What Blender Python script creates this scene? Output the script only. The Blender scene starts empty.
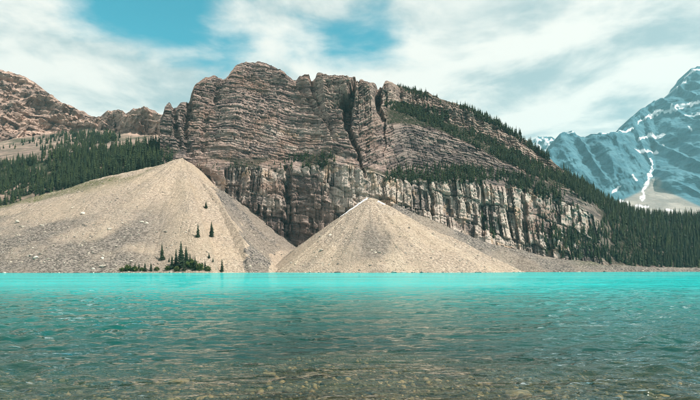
import bpy, math
import numpy as np

# ------------------------------------------------------------------ camera, sky, sun, exposure
sc = bpy.context.scene
col = sc.collection
F, U0, V0, CAMZ = 500.0, 350.0, 270.0, 1.6          # photo pixels: focal length, centre column, horizon row
cam_d = bpy.data.cameras.new('camera')
cam_d.sensor_width = 36.0
cam_d.lens = 36.0 * F / 700.0
cam_d.shift_y = (V0 - 200.0) / 700.0
cam_d.clip_start, cam_d.clip_end = 0.1, 60000.0
cam = bpy.data.objects.new('camera', cam_d)
cam.location = (0, 0, CAMZ)
cam.rotation_euler = (math.radians(90), 0, 0)
col.objects.link(cam)
sc.camera = cam

SUN_EL, SUN_AZ = math.radians(47), math.radians(116)   # azimuth clockwise from +Y
sun_d = bpy.data.lights.new('sun', 'SUN')
sun_d.energy = 5.0
sun_d.angle = math.radians(0.6)
sun_d.color = (1.0, 0.93, 0.82)
sun = bpy.data.objects.new('sun', sun_d)
sun.rotation_euler = (math.pi / 2 - SUN_EL, 0, math.pi - SUN_AZ)
col.objects.link(sun)

world = bpy.data.worlds.new('World')
sc.world = world
world.use_nodes = True
sc.view_settings.view_transform = 'Standard'
sc.view_settings.look = 'None'
sc.view_settings.gamma = 1.0
sc.view_settings.exposure = 0.52
sc.view_settings.use_curve_mapping = False
sc.render.engine = 'CYCLES'
sc.cycles.use_denoising = True
sc.cycles.filter_width = 1.0
sc.cycles.max_bounces = 8
sc.cycles.transparent_max_bounces = 8
sc.cycles.volume_bounces = 1
sc.cycles.caustics_reflective = False
sc.cycles.caustics_refractive = False


class G:
    """small helper round a node tree"""
    def __init__(self, nt):
        self.nt = nt
        nt.nodes.clear()

    def n(self, kind, ins=None, **props):
        nd = self.nt.nodes.new(kind)
        for k, v in props.items():
            setattr(nd, k, v)
        for k, v in (ins or {}).items():
            s = nd.inputs[k]
            if isinstance(v, bpy.types.NodeSocket):
                self.nt.links.new(v, s)
            else:
                s.default_value = v
        return nd

    def math(self, op, a, b=0.0, c=0.0, clamp=False):
        nd = self.n('ShaderNodeMath', {0: a, 1: b, 2: c}, operation=op)
        nd.use_clamp = clamp
        return nd.outputs[0]

    def vmath(self, op, a, b=(0, 0, 0)):
        return self.n('ShaderNodeVectorMath', {0: a, 1: b}, operation=op).outputs[0]

    def mix(self, fac, a, b, mode='MIX'):
        nd = self.n('ShaderNodeMix', data_type='RGBA', blend_type=mode)
        nd.clamp_factor = True
        for i, v in ((0, fac), (6, a), (7, b)):
            if isinstance(v, bpy.types.NodeSocket):
                self.nt.links.new(v, nd.inputs[i])
            else:
                nd.inputs[i].default_value = v if i == 0 else ((*v, 1.0) if len(v) == 3 else v)
        return nd.outputs[2]

    def ramp(self, fac, lo, hi, a=0.0, b=1.0):
        return self.n('ShaderNodeMapRange', {0: fac, 1: lo, 2: hi, 3: a, 4: b}, interpolation_type='SMOOTHSTEP').outputs[0]

    def noise(self, vec, scale, detail=4.0, rough=0.55, dist=0.0, w=None):
        nd = self.n('ShaderNodeTexNoise', {'Scale': scale, 'Detail': detail, 'Roughness': rough, 'Distortion': dist})
        self.nt.links.new(vec, nd.inputs['Vector'])
        return nd.outputs['Fac']

    def attr(self, name):
        return self.n('ShaderNodeAttribute', attribute_name=name).outputs['Fac']

    def scale(self, vec, s):
        return self.n('ShaderNodeMapping', {'Vector': vec, 'Scale': s}).outputs[0]


def build_sky():
    g = G(world.node_tree)
    d = g.n('ShaderNodeTexCoord').outputs['Generated']
    sky = g.n('ShaderNodeTexSky', sky_type='NISHITA')
    sky.sun_disc = False
    sky.sun_elevation = SUN_EL
    sky.sun_rotation = SUN_AZ
    sky.altitude = 1800
    sky.air_density, sky.dust_density, sky.ozone_density = 1.0, 0.6, 2.0
    blue = g.mix(1.0, sky.outputs[0], (0.03, 1.25, 1.0), 'MULTIPLY')
    blue = g.vmath('SCALE', blue)
    blue.node.inputs['Scale'].default_value = 0.11
    sx = g.n('ShaderNodeSeparateXYZ', {0: d}).outputs
    z = g.math('ADD', g.math('MAXIMUM', sx[2], 0.0), 0.06)
    px, py = g.math('DIVIDE', sx[0], z), g.math('DIVIDE', sx[1], z)
    p = g.n('ShaderNodeCombineXYZ', {0: px, 1: py, 2: 0.0}).outputs[0]
    big = g.noise(g.vmath('ADD', p, (3.1, 7.7, 1.3)), 0.9, 7.0, 0.55, 0.4)
    st = g.n('ShaderNodeMapping', {'Vector': p, 'Rotation': (0, 0, math.radians(-38)), 'Scale': (1.3, 0.7, 1.0)}).outputs[0]
    wisp = g.noise(g.vmath('ADD', st, (1.2, 4.2, 0.4)), 1.1, 8.0, 0.6, 0.6)
    dens = g.math('ADD', g.math('MULTIPLY', big, 0.65), g.math('MULTIPLY', wisp, 0.42))
    # gaps in the cloud deck, each a soft patch on the flat deck (deck coordinates)
    for cx, cy, r, a in ((-0.72, 1.66, 0.26, 0.42), (-0.50, 1.90, 0.28, 0.14), (-0.25, 1.7, 0.22, -0.10), (-1.15, 2.1, 0.5, -0.14), (0.05, 1.98, 0.2, 0.22), (0.18, 1.70, 0.2, 0.14), (-0.12, 1.85, 0.2, 0.08), (-0.1, 2.4, 0.3, -0.10), (1.0, 3.2, 0.9, -0.12), (1.0, 1.9, 0.55, -0.16)):
        dd = g.n('ShaderNodeVectorMath', {0: p, 1: (cx, cy, 0)}, operation='DISTANCE').outputs['Value']
        dens = g.math('SUBTRACT', dens, g.ramp(dd, 0.0, 2 * r, a, 0.0))
    puff = g.noise(g.vmath('ADD', p, (5.5, 0.7, 2.0)), 3.0, 7.0, 0.52, 0.25)
    dens = g.math('ADD', dens, g.math('MULTIPLY_ADD', puff, 0.8, -0.33))
    mask = g.ramp(dens, 0.22, 0.60)
    shade = g.math('ADD', g.noise(g.vmath('ADD', p, (9.1, 2.2, 4.0)), 1.5, 7.0, 0.6, 0.4), g.math('MULTIPLY_ADD', puff, 0.5, -0.25))
    cloud = g.mix(g.ramp(shade, 0.30, 0.60), (0.30, 0.37, 0.385), (0.74, 0.695, 0.635))
    c = g.mix(mask, blue, cloud)
    bg = g.n('ShaderNodeBackground', {'Color': c, 'Strength': 1.0})
    out = g.n('ShaderNodeOutputWorld', {0: bg.outputs[0]})


build_sky()

# ------------------------------------------------------------------ numpy helpers
rng = np.random.default_rng(11)
_perm = rng.permutation(4096).astype(np.int64)
_rnd = rng.random(4096)


def vn(x, y, z=0.0, seed=0):
    """value noise, -1..1"""
    x, y, z = np.broadcast_arrays(np.asarray(x, float), np.asarray(y, float), np.asarray(z, float))
    xi, yi, zi = np.floor(x).astype(np.int64), np.floor(y).astype(np.int64), np.floor(z).astype(np.int64)
    fx, fy, fz = x - xi, y - yi, z - zi
    fx, fy, fz = (t * t * t * (t * (t * 6 - 15) + 10) for t in (fx, fy, fz))
    M = 4095
    r = 0.0
    for a in (0, 1):
        hx = _perm[(xi + a + seed * 131) & M]
        wx = fx if a else 1 - fx
        for b in (0, 1):
            hy = _perm[(hx + yi + b) & M]
            wy = wx * (fy if b else 1 - fy)
            for c in (0, 1):
                r = r + wy * (fz if c else 1 - fz) * _rnd[_perm[(hy + zi + c) & M]]
    return r * 2 - 1


def fbm(x, y, z=0.0, octs=4, seed=0, gain=0.5):
    r, a, f = 0.0, 1.0, 1.0
    for o in range(octs):
        r = r + a * vn(x * f, y * f, np.asarray(z) * f, seed + o * 7)
        a *= gain
        f *= 2.03
    return r


def steps(w, seed=0, sharp=0.22):
    """random stair profile along w: flat ledges with quick jumps, 0..1"""
    i = np.floor(w).astype(np.int64)
    f = w - i
    h0 = _rnd[_perm[(i + seed * 97) & 4095]]
    h1 = _rnd[_perm[(i + 1 + seed * 97) & 4095]]
    t = np.clip((f - (1 - sharp)) / sharp, 0, 1)
    return h0 + (h1 - h0) * t


def cells(x, y, seed=0):
    """2-D Voronoi: random value of the nearest cell, and distance to its border"""
    xi, yi = np.floor(x).astype(np.int64), np.floor(y).astype(np.int64)
    d1 = np.full(x.shape, 9.0)
    d2 = np.full(x.shape, 9.0)
    val = np.zeros(x.shape)
    for a in (-1, 0, 1):
        for b in (-1, 0, 1):
            h = _perm[(_perm[(xi + a + seed * 53) & 4095] + yi + b) & 4095]
            cx = xi + a + _rnd[h]
            cy = yi + b + _rnd[_perm[(h + 77) & 4095]]
            d = np.hypot(x - cx, y - cy)
            m = d < d1
            d2 = np.where(m, d1, np.minimum(d2, d))
            val = np.where(m, _rnd[_perm[(h + 311) & 4095]], val)
            d1 = np.where(m, d, d1)
    return val, d2 - d1


def bricks(s, w, seed=0):
    """courses of blocks of uneven width: random value of the block, distance to its upright joint, distance to its bed joint"""
    bi = np.floor(w).astype(np.int64)
    h = _rnd[_perm[(bi + seed * 171) & 4095]]
    ss = s * (0.75 + 0.5 * h) + h * 37.0
    ci = np.floor(ss).astype(np.int64)
    j = 0.30 * (_rnd[_perm[(ci + 9 * bi) & 4095]] - 0.5)
    f = ss - ci + j
    val = _rnd[_perm[(_perm[(ci + (f > 1) - (f < 0)) & 4095] + bi * 7 + seed) & 4095]]
    f = f % 1.0
    g = w - bi
    return val, np.minimum(f, 1 - f), np.minimum(g, 1 - g)


def inpoly(u, v, poly):
    r = np.zeros(np.shape(u), bool)
    n = len(poly)
    for i in range(n):
        x1, y1 = poly[i]
        x2, y2 = poly[(i + 1) % n]
        c = ((y1 > v) != (y2 > v)) & (u < (x2 - x1) * (v - y1) / ((y2 - y1) or 1e-9) + x1)
        r ^= c
    return r


def polydist(u, v, pts):
    """distance to a polyline, and the fractional knot index of the nearest point"""
    best = np.full(np.shape(u), 1e9)
    par = np.zeros(np.shape(u))
    for i in range(len(pts) - 1):
        ax, ay = pts[i]
        bx, by = pts[i + 1]
        t = np.clip(((u - ax) * (bx - ax) + (v - ay) * (by - ay)) / ((bx - ax) ** 2 + (by - ay) ** 2), 0, 1)
        d = np.hypot(u - ax - t * (bx - ax), v - ay - t * (by - ay))
        m = d < best
        best = np.where(m, d, best)
        par = np.where(m, i + t, par)
    return best, par


def sstep(x, a, b):
    t = np.clip((x - a) / (b - a), 0, 1)
    return t * t * (3 - 2 * t)


def pix(u, v, Y):
    return ((u - U0) / F * Y, Y, CAMZ + (V0 - v) / F * Y)


def to_pix(P):
    return U0 + F * P[..., 0] / P[..., 1], V0 - F * (P[..., 2] - CAMZ) / P[..., 1]


def mesh_obj(name, verts, faces, mat, parent=None, smooth=False, attrs=None, link=True):
    """faces: (n,3) or (n,4) int array"""
    me = bpy.data.meshes.new(name)
    verts = np.ascontiguousarray(verts, np.float32).reshape(-1, 3)
    faces = np.ascontiguousarray(faces, np.int32)
    k = faces.shape[1]
    me.vertices.add(len(verts))
    me.vertices.foreach_set('co', verts.ravel())
    me.loops.add(faces.size)
    me.loops.foreach_set('vertex_index', faces.ravel())
    me.polygons.add(len(faces))
    me.polygons.foreach_set('loop_start', np.arange(0, faces.size, k, dtype=np.int32))
    me.polygons.foreach_set('use_smooth', np.full(len(faces), smooth))
    for an, av in (attrs or {}).items():
        a = me.attributes.new(an, 'FLOAT', 'POINT')
        a.data.foreach_set('value', np.ascontiguousarray(av, np.float32).ravel())
    me.update(calc_edges=True)
    me.materials.append(mat)
    if not link:
        return me
    o = bpy.data.objects.new(name, me)
    col.objects.link(o)
    o.parent = parent
    return o


def tag(o, label=None, cat=None, group=None, kind=None):
    for k, v in (('label', label), ('category', cat), ('group', group), ('kind', kind)):
        if v:
            o[k] = v
    return o


def grid_faces(nc, nr):
    i = np.arange((nc - 1) * (nr - 1))
    c, r = i // (nr - 1), i % (nr - 1)
    a = c * nr + r
    return np.stack([a, a + nr, a + nr + 1, a + 1], 1)


def material(name):
    m = bpy.data.materials.new(name)
    m.use_nodes = True
    return m, G(m.node_tree)


def finish(g, colour, rough=0.9, height=None, bump=0.6, dist=0.3, spec=0.25):
    ins = {'Base Color': colour, 'Roughness': rough, 'Specular IOR Level': spec}
    if height is not None:
        ins['Normal'] = g.n('ShaderNodeBump', {'Strength': bump, 'Distance': dist, 'Height': height}).outputs[0]
    b = g.n('ShaderNodeBsdfPrincipled', ins)
    g.n('ShaderNodeOutputMaterial', {0: b.outputs[0]})


# ------------------------------------------------------------------ materials
def mat_cliff():
    m, g = material('layered_cliff_rock')
    P = g.n('ShaderNodeTexCoord').outputs['Object']
    bed = g.attr('bed')
    sep = g.n('ShaderNodeSeparateXYZ', {0: P}).outputs
    q = g.n('ShaderNodeCombineXYZ', {0: g.math('MULTIPLY', sep[0], 0.10), 1: g.math('MULTIPLY', sep[1], 0.10), 2: bed}).outputs[0]
    lay = g.noise(q, 0.28, 6.0, 0.62, 0.3)
    lay2 = g.noise(q, 1.1, 4.0, 0.6, 0.2)
    blot = g.noise(P, 0.035, 5.0, 0.6)
    fine = g.noise(P, 0.5, 6.0, 0.65)
    vert = g.noise(g.scale(P, (0.32, 0.32, 0.035)), 1.0, 5.0, 0.62, 0.5)
    tone = g.attr('tone')
    mixv = g.math('ADD', g.math('MULTIPLY', lay, 0.62), g.math('MULTIPLY', tone, 0.38))
    c = g.mix(g.ramp(mixv, 0.33, 0.66), (0.096, 0.071, 0.070), (0.38, 0.280, 0.245))
    c = g.mix(g.ramp(blot, 0.45, 0.68, 0, 0.7), c, (0.26, 0.165, 0.125))
    c = g.mix(g.ramp(lay2, 0.54, 0.70, 0, 0.65), c, (0.44, 0.385, 0.355))
    # pale, blocky limestone band
    pv = g.math('ADD', g.math('MULTIPLY', vert, 0.55), g.math('MULTIPLY', tone, 0.45))
    pc = g.mix(g.ramp(pv, 0.30, 0.62), (0.125, 0.103, 0.102), (0.55, 0.455, 0.40))
    pc = g.mix(g.ramp(g.noise(P, 0.07, 3.0, 0.5), 0.52, 0.66, 0, 0.6), pc, (0.42, 0.27, 0.165))
    pc = g.mix(g.ramp(lay2, 0.5, 0.7, 0, 0.4), pc, (0.58, 0.51, 0.45))
    c = g.mix(g.attr('pale'), c, pc)
    tc = g.mix(g.ramp(g.math('ADD', g.math('MULTIPLY', fine, 0.6), g.math('MULTIPLY', tone, 0.4)), 0.34, 0.64), (0.18, 0.135, 0.12), (0.44, 0.335, 0.285))
    c = g.mix(g.attr('tan'), c, tc)
    c = g.mix(g.attr('dark'), c, g.mix(g.ramp(mixv, 0.36, 0.66), (0.060, 0.053, 0.056), (0.25, 0.205, 0.185)))
    gr = g.mix(g.ramp(fine, 0.4, 0.65), (0.012, 0.019, 0.009), (0.034, 0.040, 0.019))
    c = g.mix(g.math('MULTIPLY', g.attr('green'), g.ramp(fine, 0.28, 0.52)), c, gr)
    c = g.mix(g.ramp(fine, 0.25, 0.48, 0.5, 0.0), c, (0.06, 0.052, 0.05))
    h = g.math('ADD', g.math('MULTIPLY', lay2, 0.8), g.math('ADD', fine, g.math('MULTIPLY', g.noise(P, 1.7, 4.0, 0.6), 0.5)))
    finish(g, c, 0.92, h, 0.9, 1.6, 0.15)
    return m


def mat_scree():
    m, g = material('scree')
    P = g.n('ShaderNodeTexCoord').outputs['Object']
    fine = g.noise(P, 0.55, 6.0, 0.7)
    vor = g.n('ShaderNodeTexVoronoi', {'Vector': P, 'Scale': 1.1, 'Randomness': 1.0})
    cellc = g.n('ShaderNodeSeparateColor', {0: vor.outputs['Color']}).outputs[0]
    big = g.noise(P, 0.02, 4.0, 0.55)
    c = g.mix(g.ramp(fine, 0.33, 0.66), (0.205, 0.160, 0.128), (0.46, 0.370, 0.295))
    c = g.mix(g.ramp(g.math('ADD', g.attr('streak'), g.math('MULTIPLY_ADD', fine, 0.8, -0.4)), 0.4, 1.0, 0, 0.4), c, (0.30, 0.25, 0.205))
    c = g.mix(g.ramp(g.attr('streak'), 0.12, 0.0, 0, 0.5), c, (0.50, 0.41, 0.32))
    c = g.mix(g.ramp(cellc, 0.80, 0.97, 0, 0.7), c, (0.15, 0.128, 0.112))
    c = g.mix(g.ramp(cellc, 0.16, 0.03, 0, 0.6), c, (0.54, 0.46, 0.385))
    c = g.mix(g.ramp(big, 0.42, 0.6, 0, 0.35), c, (0.42, 0.33, 0.24))
    rub = g.mix(g.ramp(cellc, 0.1, 0.95), (0.052, 0.047, 0.046), (0.27, 0.235, 0.21))
    rub = g.mix(g.ramp(fine, 0.3, 0.5, 0.6, 0), rub, (0.07, 0.063, 0.06))
    c = g.mix(g.attr('rubble'), c, rub)
    c = g.mix(g.math('MULTIPLY', g.attr('green'), g.ramp(fine, 0.36, 0.6)), c, (0.075, 0.085, 0.03))
    h = g.math('ADD', fine, g.math('MULTIPLY', vor.outputs['Distance'], -0.6))
    finish(g, c, 0.95, h, 0.8, 1.0, 0.1)
    return m


def mat_far(name, lo, hi, k=1.0):
    m, g = material(name)
    P = g.n('ShaderNodeTexCoord').outputs['Object']
    a = g.noise(g.scale(P, (1, 1, 3.2)), 0.006 * k, 7.0, 0.62, 0.3)
    b = g.noise(g.scale(P, (2.2, 2.2, 0.5)), 0.007 * k, 6.0, 0.6, 0.3)
    c = g.mix(g.ramp(a, 0.36, 0.64), lo, hi)
    c = g.mix(g.ramp(b, 0.30, 0.52, 0.7, 0.0), c, tuple(x * 0.5 for x in lo))
    c = g.mix(g.math('MULTIPLY', g.attr('green'), g.ramp(g.noise(P, 0.05, 4.0, 0.6), 0.35, 0.55)), c, (0.03, 0.045, 0.022))
    c = g.mix(g.attr('tan'), c, g.mix(g.ramp(a, 0.4, 0.6), (0.22, 0.19, 0.165), (0.34, 0.29, 0.25)))
    c = g.mix(g.attr('snow'), c, (0.85, 0.87, 0.9))
    finish(g, c, 0.9, g.math('ADD', a, b), 0.8, 20.0 / k, 0.1)
    return m


def mat_needles(name, a, b, rnd=True):
    m, g = material(name)
    P = g.n('ShaderNodeTexCoord').outputs['Object']
    n = g.noise(P, 0.35, 3.0, 0.6)
    c = g.mix(g.ramp(n, 0.3, 0.7), a, b)
    if rnd:
        r = g.n('ShaderNodeObjectInfo').outputs['Random']
        c = g.mix(g.math('MULTIPLY', r, 0.5), c, (b[0] * 1.1, b[1] * 0.95, b[2]))
    else:
        c = g.mix(g.attr('tone'), c, (b[0] * 1.5, b[1] * 1.2, b[2] * 0.9))
    finish(g, c, 0.75, spec=0.2)
    return m


def mat_stone(name, lo, hi, warm, scale, rough=0.8):
    m, g = material(name)
    P = g.n('ShaderNodeTexCoord').outputs['Object']
    r = g.n('ShaderNodeObjectInfo').outputs['Random']
    n = g.noise(P, scale, 5.0, 0.65)
    c = g.mix(g.ramp(n, 0.3, 0.7), lo, hi)
    t = g.math('ADD', g.attr('tone'), g.math('MULTIPLY', r, 1.0))
    t = g.math('FRACT', t)
    c = g.mix(g.ramp(t, 0.55, 0.95, 0, 0.85), c, warm)
    c = g.mix(g.ramp(t, 0.45, 0.0, 0, 0.75), c, tuple(x * 0.45 for x in lo))
    finish(g, c, rough, n, 0.5, 0.02 if scale > 3 else 0.3, 0.3)
    return m


def mat_plain(name, c1, c2, scale=1.0, rough=0.9, bump=0.3, dist=0.1):
    m, g = material(name)
    P = g.n('ShaderNodeTexCoord').outputs['Object']
    n = g.noise(P, scale, 4.0, 0.6)
    finish(g, g.mix(g.ramp(n, 0.3, 0.7), c1, c2), rough, n, bump, dist)
    return m


CLIFF, SCREE = mat_cliff(), mat_scree()
RIDGE = mat_far('reddish_ridge_rock', (0.20, 0.145, 0.125), (0.44, 0.315, 0.26), 3.5)
FARROCK = mat_far('haze_tinted_far_rock', (0.036, 0.110, 0.150), (0.078, 0.175, 0.220))  # blue of the distance haze painted into the rock colour, besides the haze volume
NEEDLE = mat_needles('spruce_needles', (0.006, 0.017, 0.009), (0.026, 0.045, 0.017))
FOREST = mat_needles('forest_needles', (0.005, 0.015, 0.009), (0.025, 0.045, 0.017), rnd=False)
LEAF = mat_needles('willow_leaves', (0.035, 0.055, 0.012), (0.09, 0.115, 0.03))
BARK = mat_plain('bark', (0.05, 0.038, 0.03), (0.11, 0.085, 0.065), 2.0)
BOULDER = mat_stone('boulder_rock', (0.24, 0.21, 0.18), (0.46, 0.41, 0.35), (0.56, 0.51, 0.44), 0.6)
RUBBLE = mat_stone('rubble_rock', (0.19, 0.165, 0.145), (0.42, 0.365, 0.30), (0.50, 0.44, 0.36), 0.6)
STONE = mat_stone('lake_stone', (0.10, 0.078, 0.048), (0.27, 0.21, 0.13), (0.50, 0.33, 0.18), 9.0, 0.6)
TANSTONE = mat_plain('tan_lake_stone', (0.36, 0.24, 0.14), (0.60, 0.44, 0.28), 7.0, 0.6, 0.4, 0.02)
SNOW = mat_plain('old_snow', (0.72, 0.73, 0.74), (0.86, 0.87, 0.88), 0.4)


# ------------------------------------------------------------------ ground under lake and land
def lake_depth(x, y):
    near = sstep(y, 3, 6) * sstep(y, 40, 14)
    yy = np.maximum(y + near * (0.9 * fbm(x * 0.22 + 3, y * 0.12, 0, 3, 41) + 0.5 - 2.1 * np.exp(-((x - 0.7) / 3.0) ** 2)), 0)
    d = np.interp(yy, [0, 2.2, 4, 7, 10, 14, 20, 32, 50, 100, 250], [-0.5, -0.02, 0.07, 0.24, 0.56, 1.05, 1.95, 4.0, 7.5, 13, 18])
    return d


def make_ground():
    ys = np.concatenate([[-12000, -3000, -600, -120, -30, -8, -3], np.arange(0, 3, 0.5), np.geomspace(3, 60, 170), np.geomspace(66, 700, 30), [1200, 3000, 8000, 16000]])
    ts = np.concatenate([-np.geomspace(16, 0.75, 14), np.linspace(-0.74, 0.74, 220), np.geomspace(0.75, 16, 14)])
    X = ts[:, None] * np.maximum(np.abs(ys[None, :]) * 1.0, 6.0)
    X[0], X[-1] = np.minimum(X[0], -1500), np.maximum(X[-1], 1500)
    Y = np.broadcast_to(ys[None, :], X.shape)
    d = lake_depth(X, np.clip(Y, 0, 250))
    Z = -d + np.where(Y < 0, -Y * 0.06, 0)
    Z = np.minimum(Z, 6.0)
    near = sstep(Y, 40, 20) * sstep(Y, -3, 2)
    Z = Z + near * (0.05 * fbm(X * 1.3, Y * 1.3, 0, 4, 5) + 0.012 * vn(X * 14, Y * 14, 0, 6))
    m, g = material('lake_bed_gravel')
    P = g.n('ShaderNodeTexCoord').outputs['Object']
    vor = g.n('ShaderNodeTexVoronoi', {'Vector': P, 'Scale': 14.0})
    cc = g.n('ShaderNodeSeparateColor', {0: vor.outputs['Color']}).outputs[0]
    n = g.noise(P, 1.2, 5.0, 0.6)
    c = g.mix(cc, (0.04, 0.032, 0.019), (0.19, 0.15, 0.09))
    c = g.mix(g.ramp(n, 0.4, 0.65, 0, 0.7), c, (0.085, 0.068, 0.038))
    finish(g, c, 0.8, g.math('MULTIPLY', vor.outputs['Distance'], -1.0), 0.8, 0.05)
    o = mesh_obj('ground', np.stack([X, Y, Z], -1), grid_faces(*X.shape), m, smooth=True)
    tag(o, 'stony brown lake bed and shore under the clear shallow water', 'ground', kind='structure')


make_ground()


# ------------------------------------------------------------------ column-profile terrain
def knots(us, table, k):
    xs = [r[0] for r in table]
    return np.interp(us, xs, [r[1][k] for r in table])


def climb(us, Y, v0, vs, slopes):
    """from a start distance and row climb through the rows; each segment has its own steepness; returns lists of v and Y"""
    V, YY = [v0], [Y]
    z = CAMZ + (V0 - v0) / F * Y
    for v, s in zip(vs, slopes):
        t = (V0 - v) / F
        Yn = (z - s * Y - CAMZ) / (t - s)
        Yn = np.maximum(Yn, Y + 0.5)
        V.append(v)
        YY.append(Yn)
        Y = Yn
        z = CAMZ + t * Y
    return V, YY


def fill_rows(V, YY, counts):
    v = np.concatenate([np.linspace(V[k], V[k + 1], counts[k], endpoint=False) for k in range(len(counts))] + [V[-1][None]], 0).T
    y = np.concatenate([np.linspace(YY[k], YY[k + 1], counts[k], endpoint=False) for k in range(len(counts))] + [YY[-1][None]], 0).T
    return v, y


def smooth_rows(a, n):
    for _ in range(n):
        b = a.copy()
        b[:, 1:-1] = 0.25 * a[:, :-2] + 0.5 * a[:, 1:-1] + 0.25 * a[:, 2:]
        a = b
    return a


# ---- the great cliff with its shoulder
SKY_MAIN = [(160, 118), (163, 112), (165, 104), (169, 99.5), (172, 103), (176, 105), (180, 101), (184, 100), (189, 99), (191, 92), (194, 85), (199, 80), (205, 76.5),
            (214, 74), (221, 76), (226, 76), (230, 71), (234, 65), (240, 61.5), (247, 60), (256, 60), (265, 61), (273, 64.5), (285, 71), (292, 77), (296, 78), (300, 74.5),
            (309, 73), (312, 79), (315, 76), (317, 71), (321, 70), (330, 73), (345, 74), (357, 76), (365, 79), (378, 82), (383, 80), (395, 81), (410, 87), (430, 93),
            (450, 100), (470, 107), (490, 116), (510, 127), (525, 137), (535, 145), (545, 153), (560, 165), (580, 179), (600, 194), (620, 205), (640, 212), (670, 216),
            (700, 217), (860, 226)]
MAIN = [  # u, (Y of the foot), rows: foot of lower cliff, its top, ledge top, slab top, upper ledge top; slopes of the five climbs
    (160, (500, 175, 160, 150, 135, 122, 3.0, 1.5, 2.2, 2.2, 2.5)),
    (180, (498, 182, 163, 152, 132, 115, 3.0, 1.4, 2.2, 2.2, 2.5)),
    (190, (494, 186, 165, 155, 130, 111, 3.2, 1.2, 2.0, 2.0, 2.2)),
    (215, (485, 196, 167, 158, 128, 98, 4.0, 0.9, 1.6, 1.6, 1.9)),
    (240, (465, 208, 168, 160, 125, 90, 4.0, 0.8, 1.4, 1.5, 1.7)),
    (270, (453, 228, 168, 160, 126, 92, 4.0, 0.8, 1.4, 1.5, 1.6)),
    (300, (443, 240, 168, 159, 130, 100, 4.0, 0.8, 1.4, 1.6, 1.8)),
    (330, (430, 230, 166, 156, 130, 104, 4.0, 0.9, 1.4, 1.8, 2.2)),
    (350, (424, 210, 165, 157, 130, 106, 4.0, 0.9, 1.4, 1.8, 2.4)),
    (370, (420, 200, 172, 164, 128, 106, 3.5, 0.9, 1.5, 1.8, 2.6)),
    (400, (424, 208, 180, 168, 122, 107, 4.0, 0.8, 1.25, 0.7, 2.0)),
    (430, (425, 224, 181, 168, 125, 113, 4.5, 0.8, 1.1, 0.65, 2.0)),
    (470, (426, 240, 181, 170, 143, 131, 4.5, 0.8, 1.0, 0.65, 1.8)),
    (510, (430, 252, 185, 174, 164, 151, 4.0, 0.8, 0.9, 0.65, 1.4)),
    (545, (436, 258, 193, 184, 181, 173, 3.5, 0.8, 0.8, 0.65, 1.0)),
    (580, (442, 263, 206, 200, 194, 187, 2.6, 0.8, 0.8, 0.65, 0.8)),
    (610, (447, 266, 226, 219, 212, 206, 1.3, 0.8, 0.7, 0.6, 0.7)),
    (640, (452, 268, 250, 240, 230, 220, 0.8, 0.65, 0.6, 0.6, 0.6)),
    (700, (470, 269, 258, 248, 238, 228, 0.7, 0.6, 0.6, 0.6, 0.6)),
    (860, (540, 269, 260, 252, 245, 236, 0.7, 0.6, 0.6, 0.6, 0.6)),
]
GULLIES = [  # points in the photograph with half width (px) and depth (m) at each
    ([(357, 74), (351, 90), (346, 104), (347, 120), (353, 138), (360, 155), (364, 178)], [1.8, 3.2, 5.4, 4.2, 2.4, 1.9, 1.5], [8, 26, 36, 26, 14, 9, 5]),
    ([(379, 80), (379, 95), (379, 106), (384, 120), (384, 150)], [3, 3.2, 2.8, 2, 2], [9, 24, 15, 5, 3]),
    ([(312, 76), (312, 86), (318, 100), (330, 125)], [2.0, 2.0, 2, 2], [3, 6, 4, 2]),
    ([(190, 94), (188, 112), (186, 132), (190, 155)], [2.6, 3.4, 3, 3], [3, 10, 7, 4]),
    ([(295, 78), (304, 92), (322, 118), (338, 142)], [2.4, 2, 2, 2], [2, 4, 4, 3]),
    ([(224, 74), (216, 95), (205, 120), (203, 150)], [2, 3, 3, 3], [2, 5, 4, 3]),
    ([(172, 103), (176, 125), (180, 145)], [2, 2.5, 2], [4, 7, 4]),
    ([(240, 190), (238, 215)], [2, 2], [5, 5]), ([(285, 168), (288, 200), (287, 235)], [3, 3.5, 3], [8, 10, 8]),
    ([(430, 182), (432, 215)], [1.6, 2], [6, 7]), ([(481, 182), (484, 235)], [2, 2.5], [7, 7]), ([(522, 190), (527, 240)], [2, 2.6], [7, 7]),
]


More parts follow.
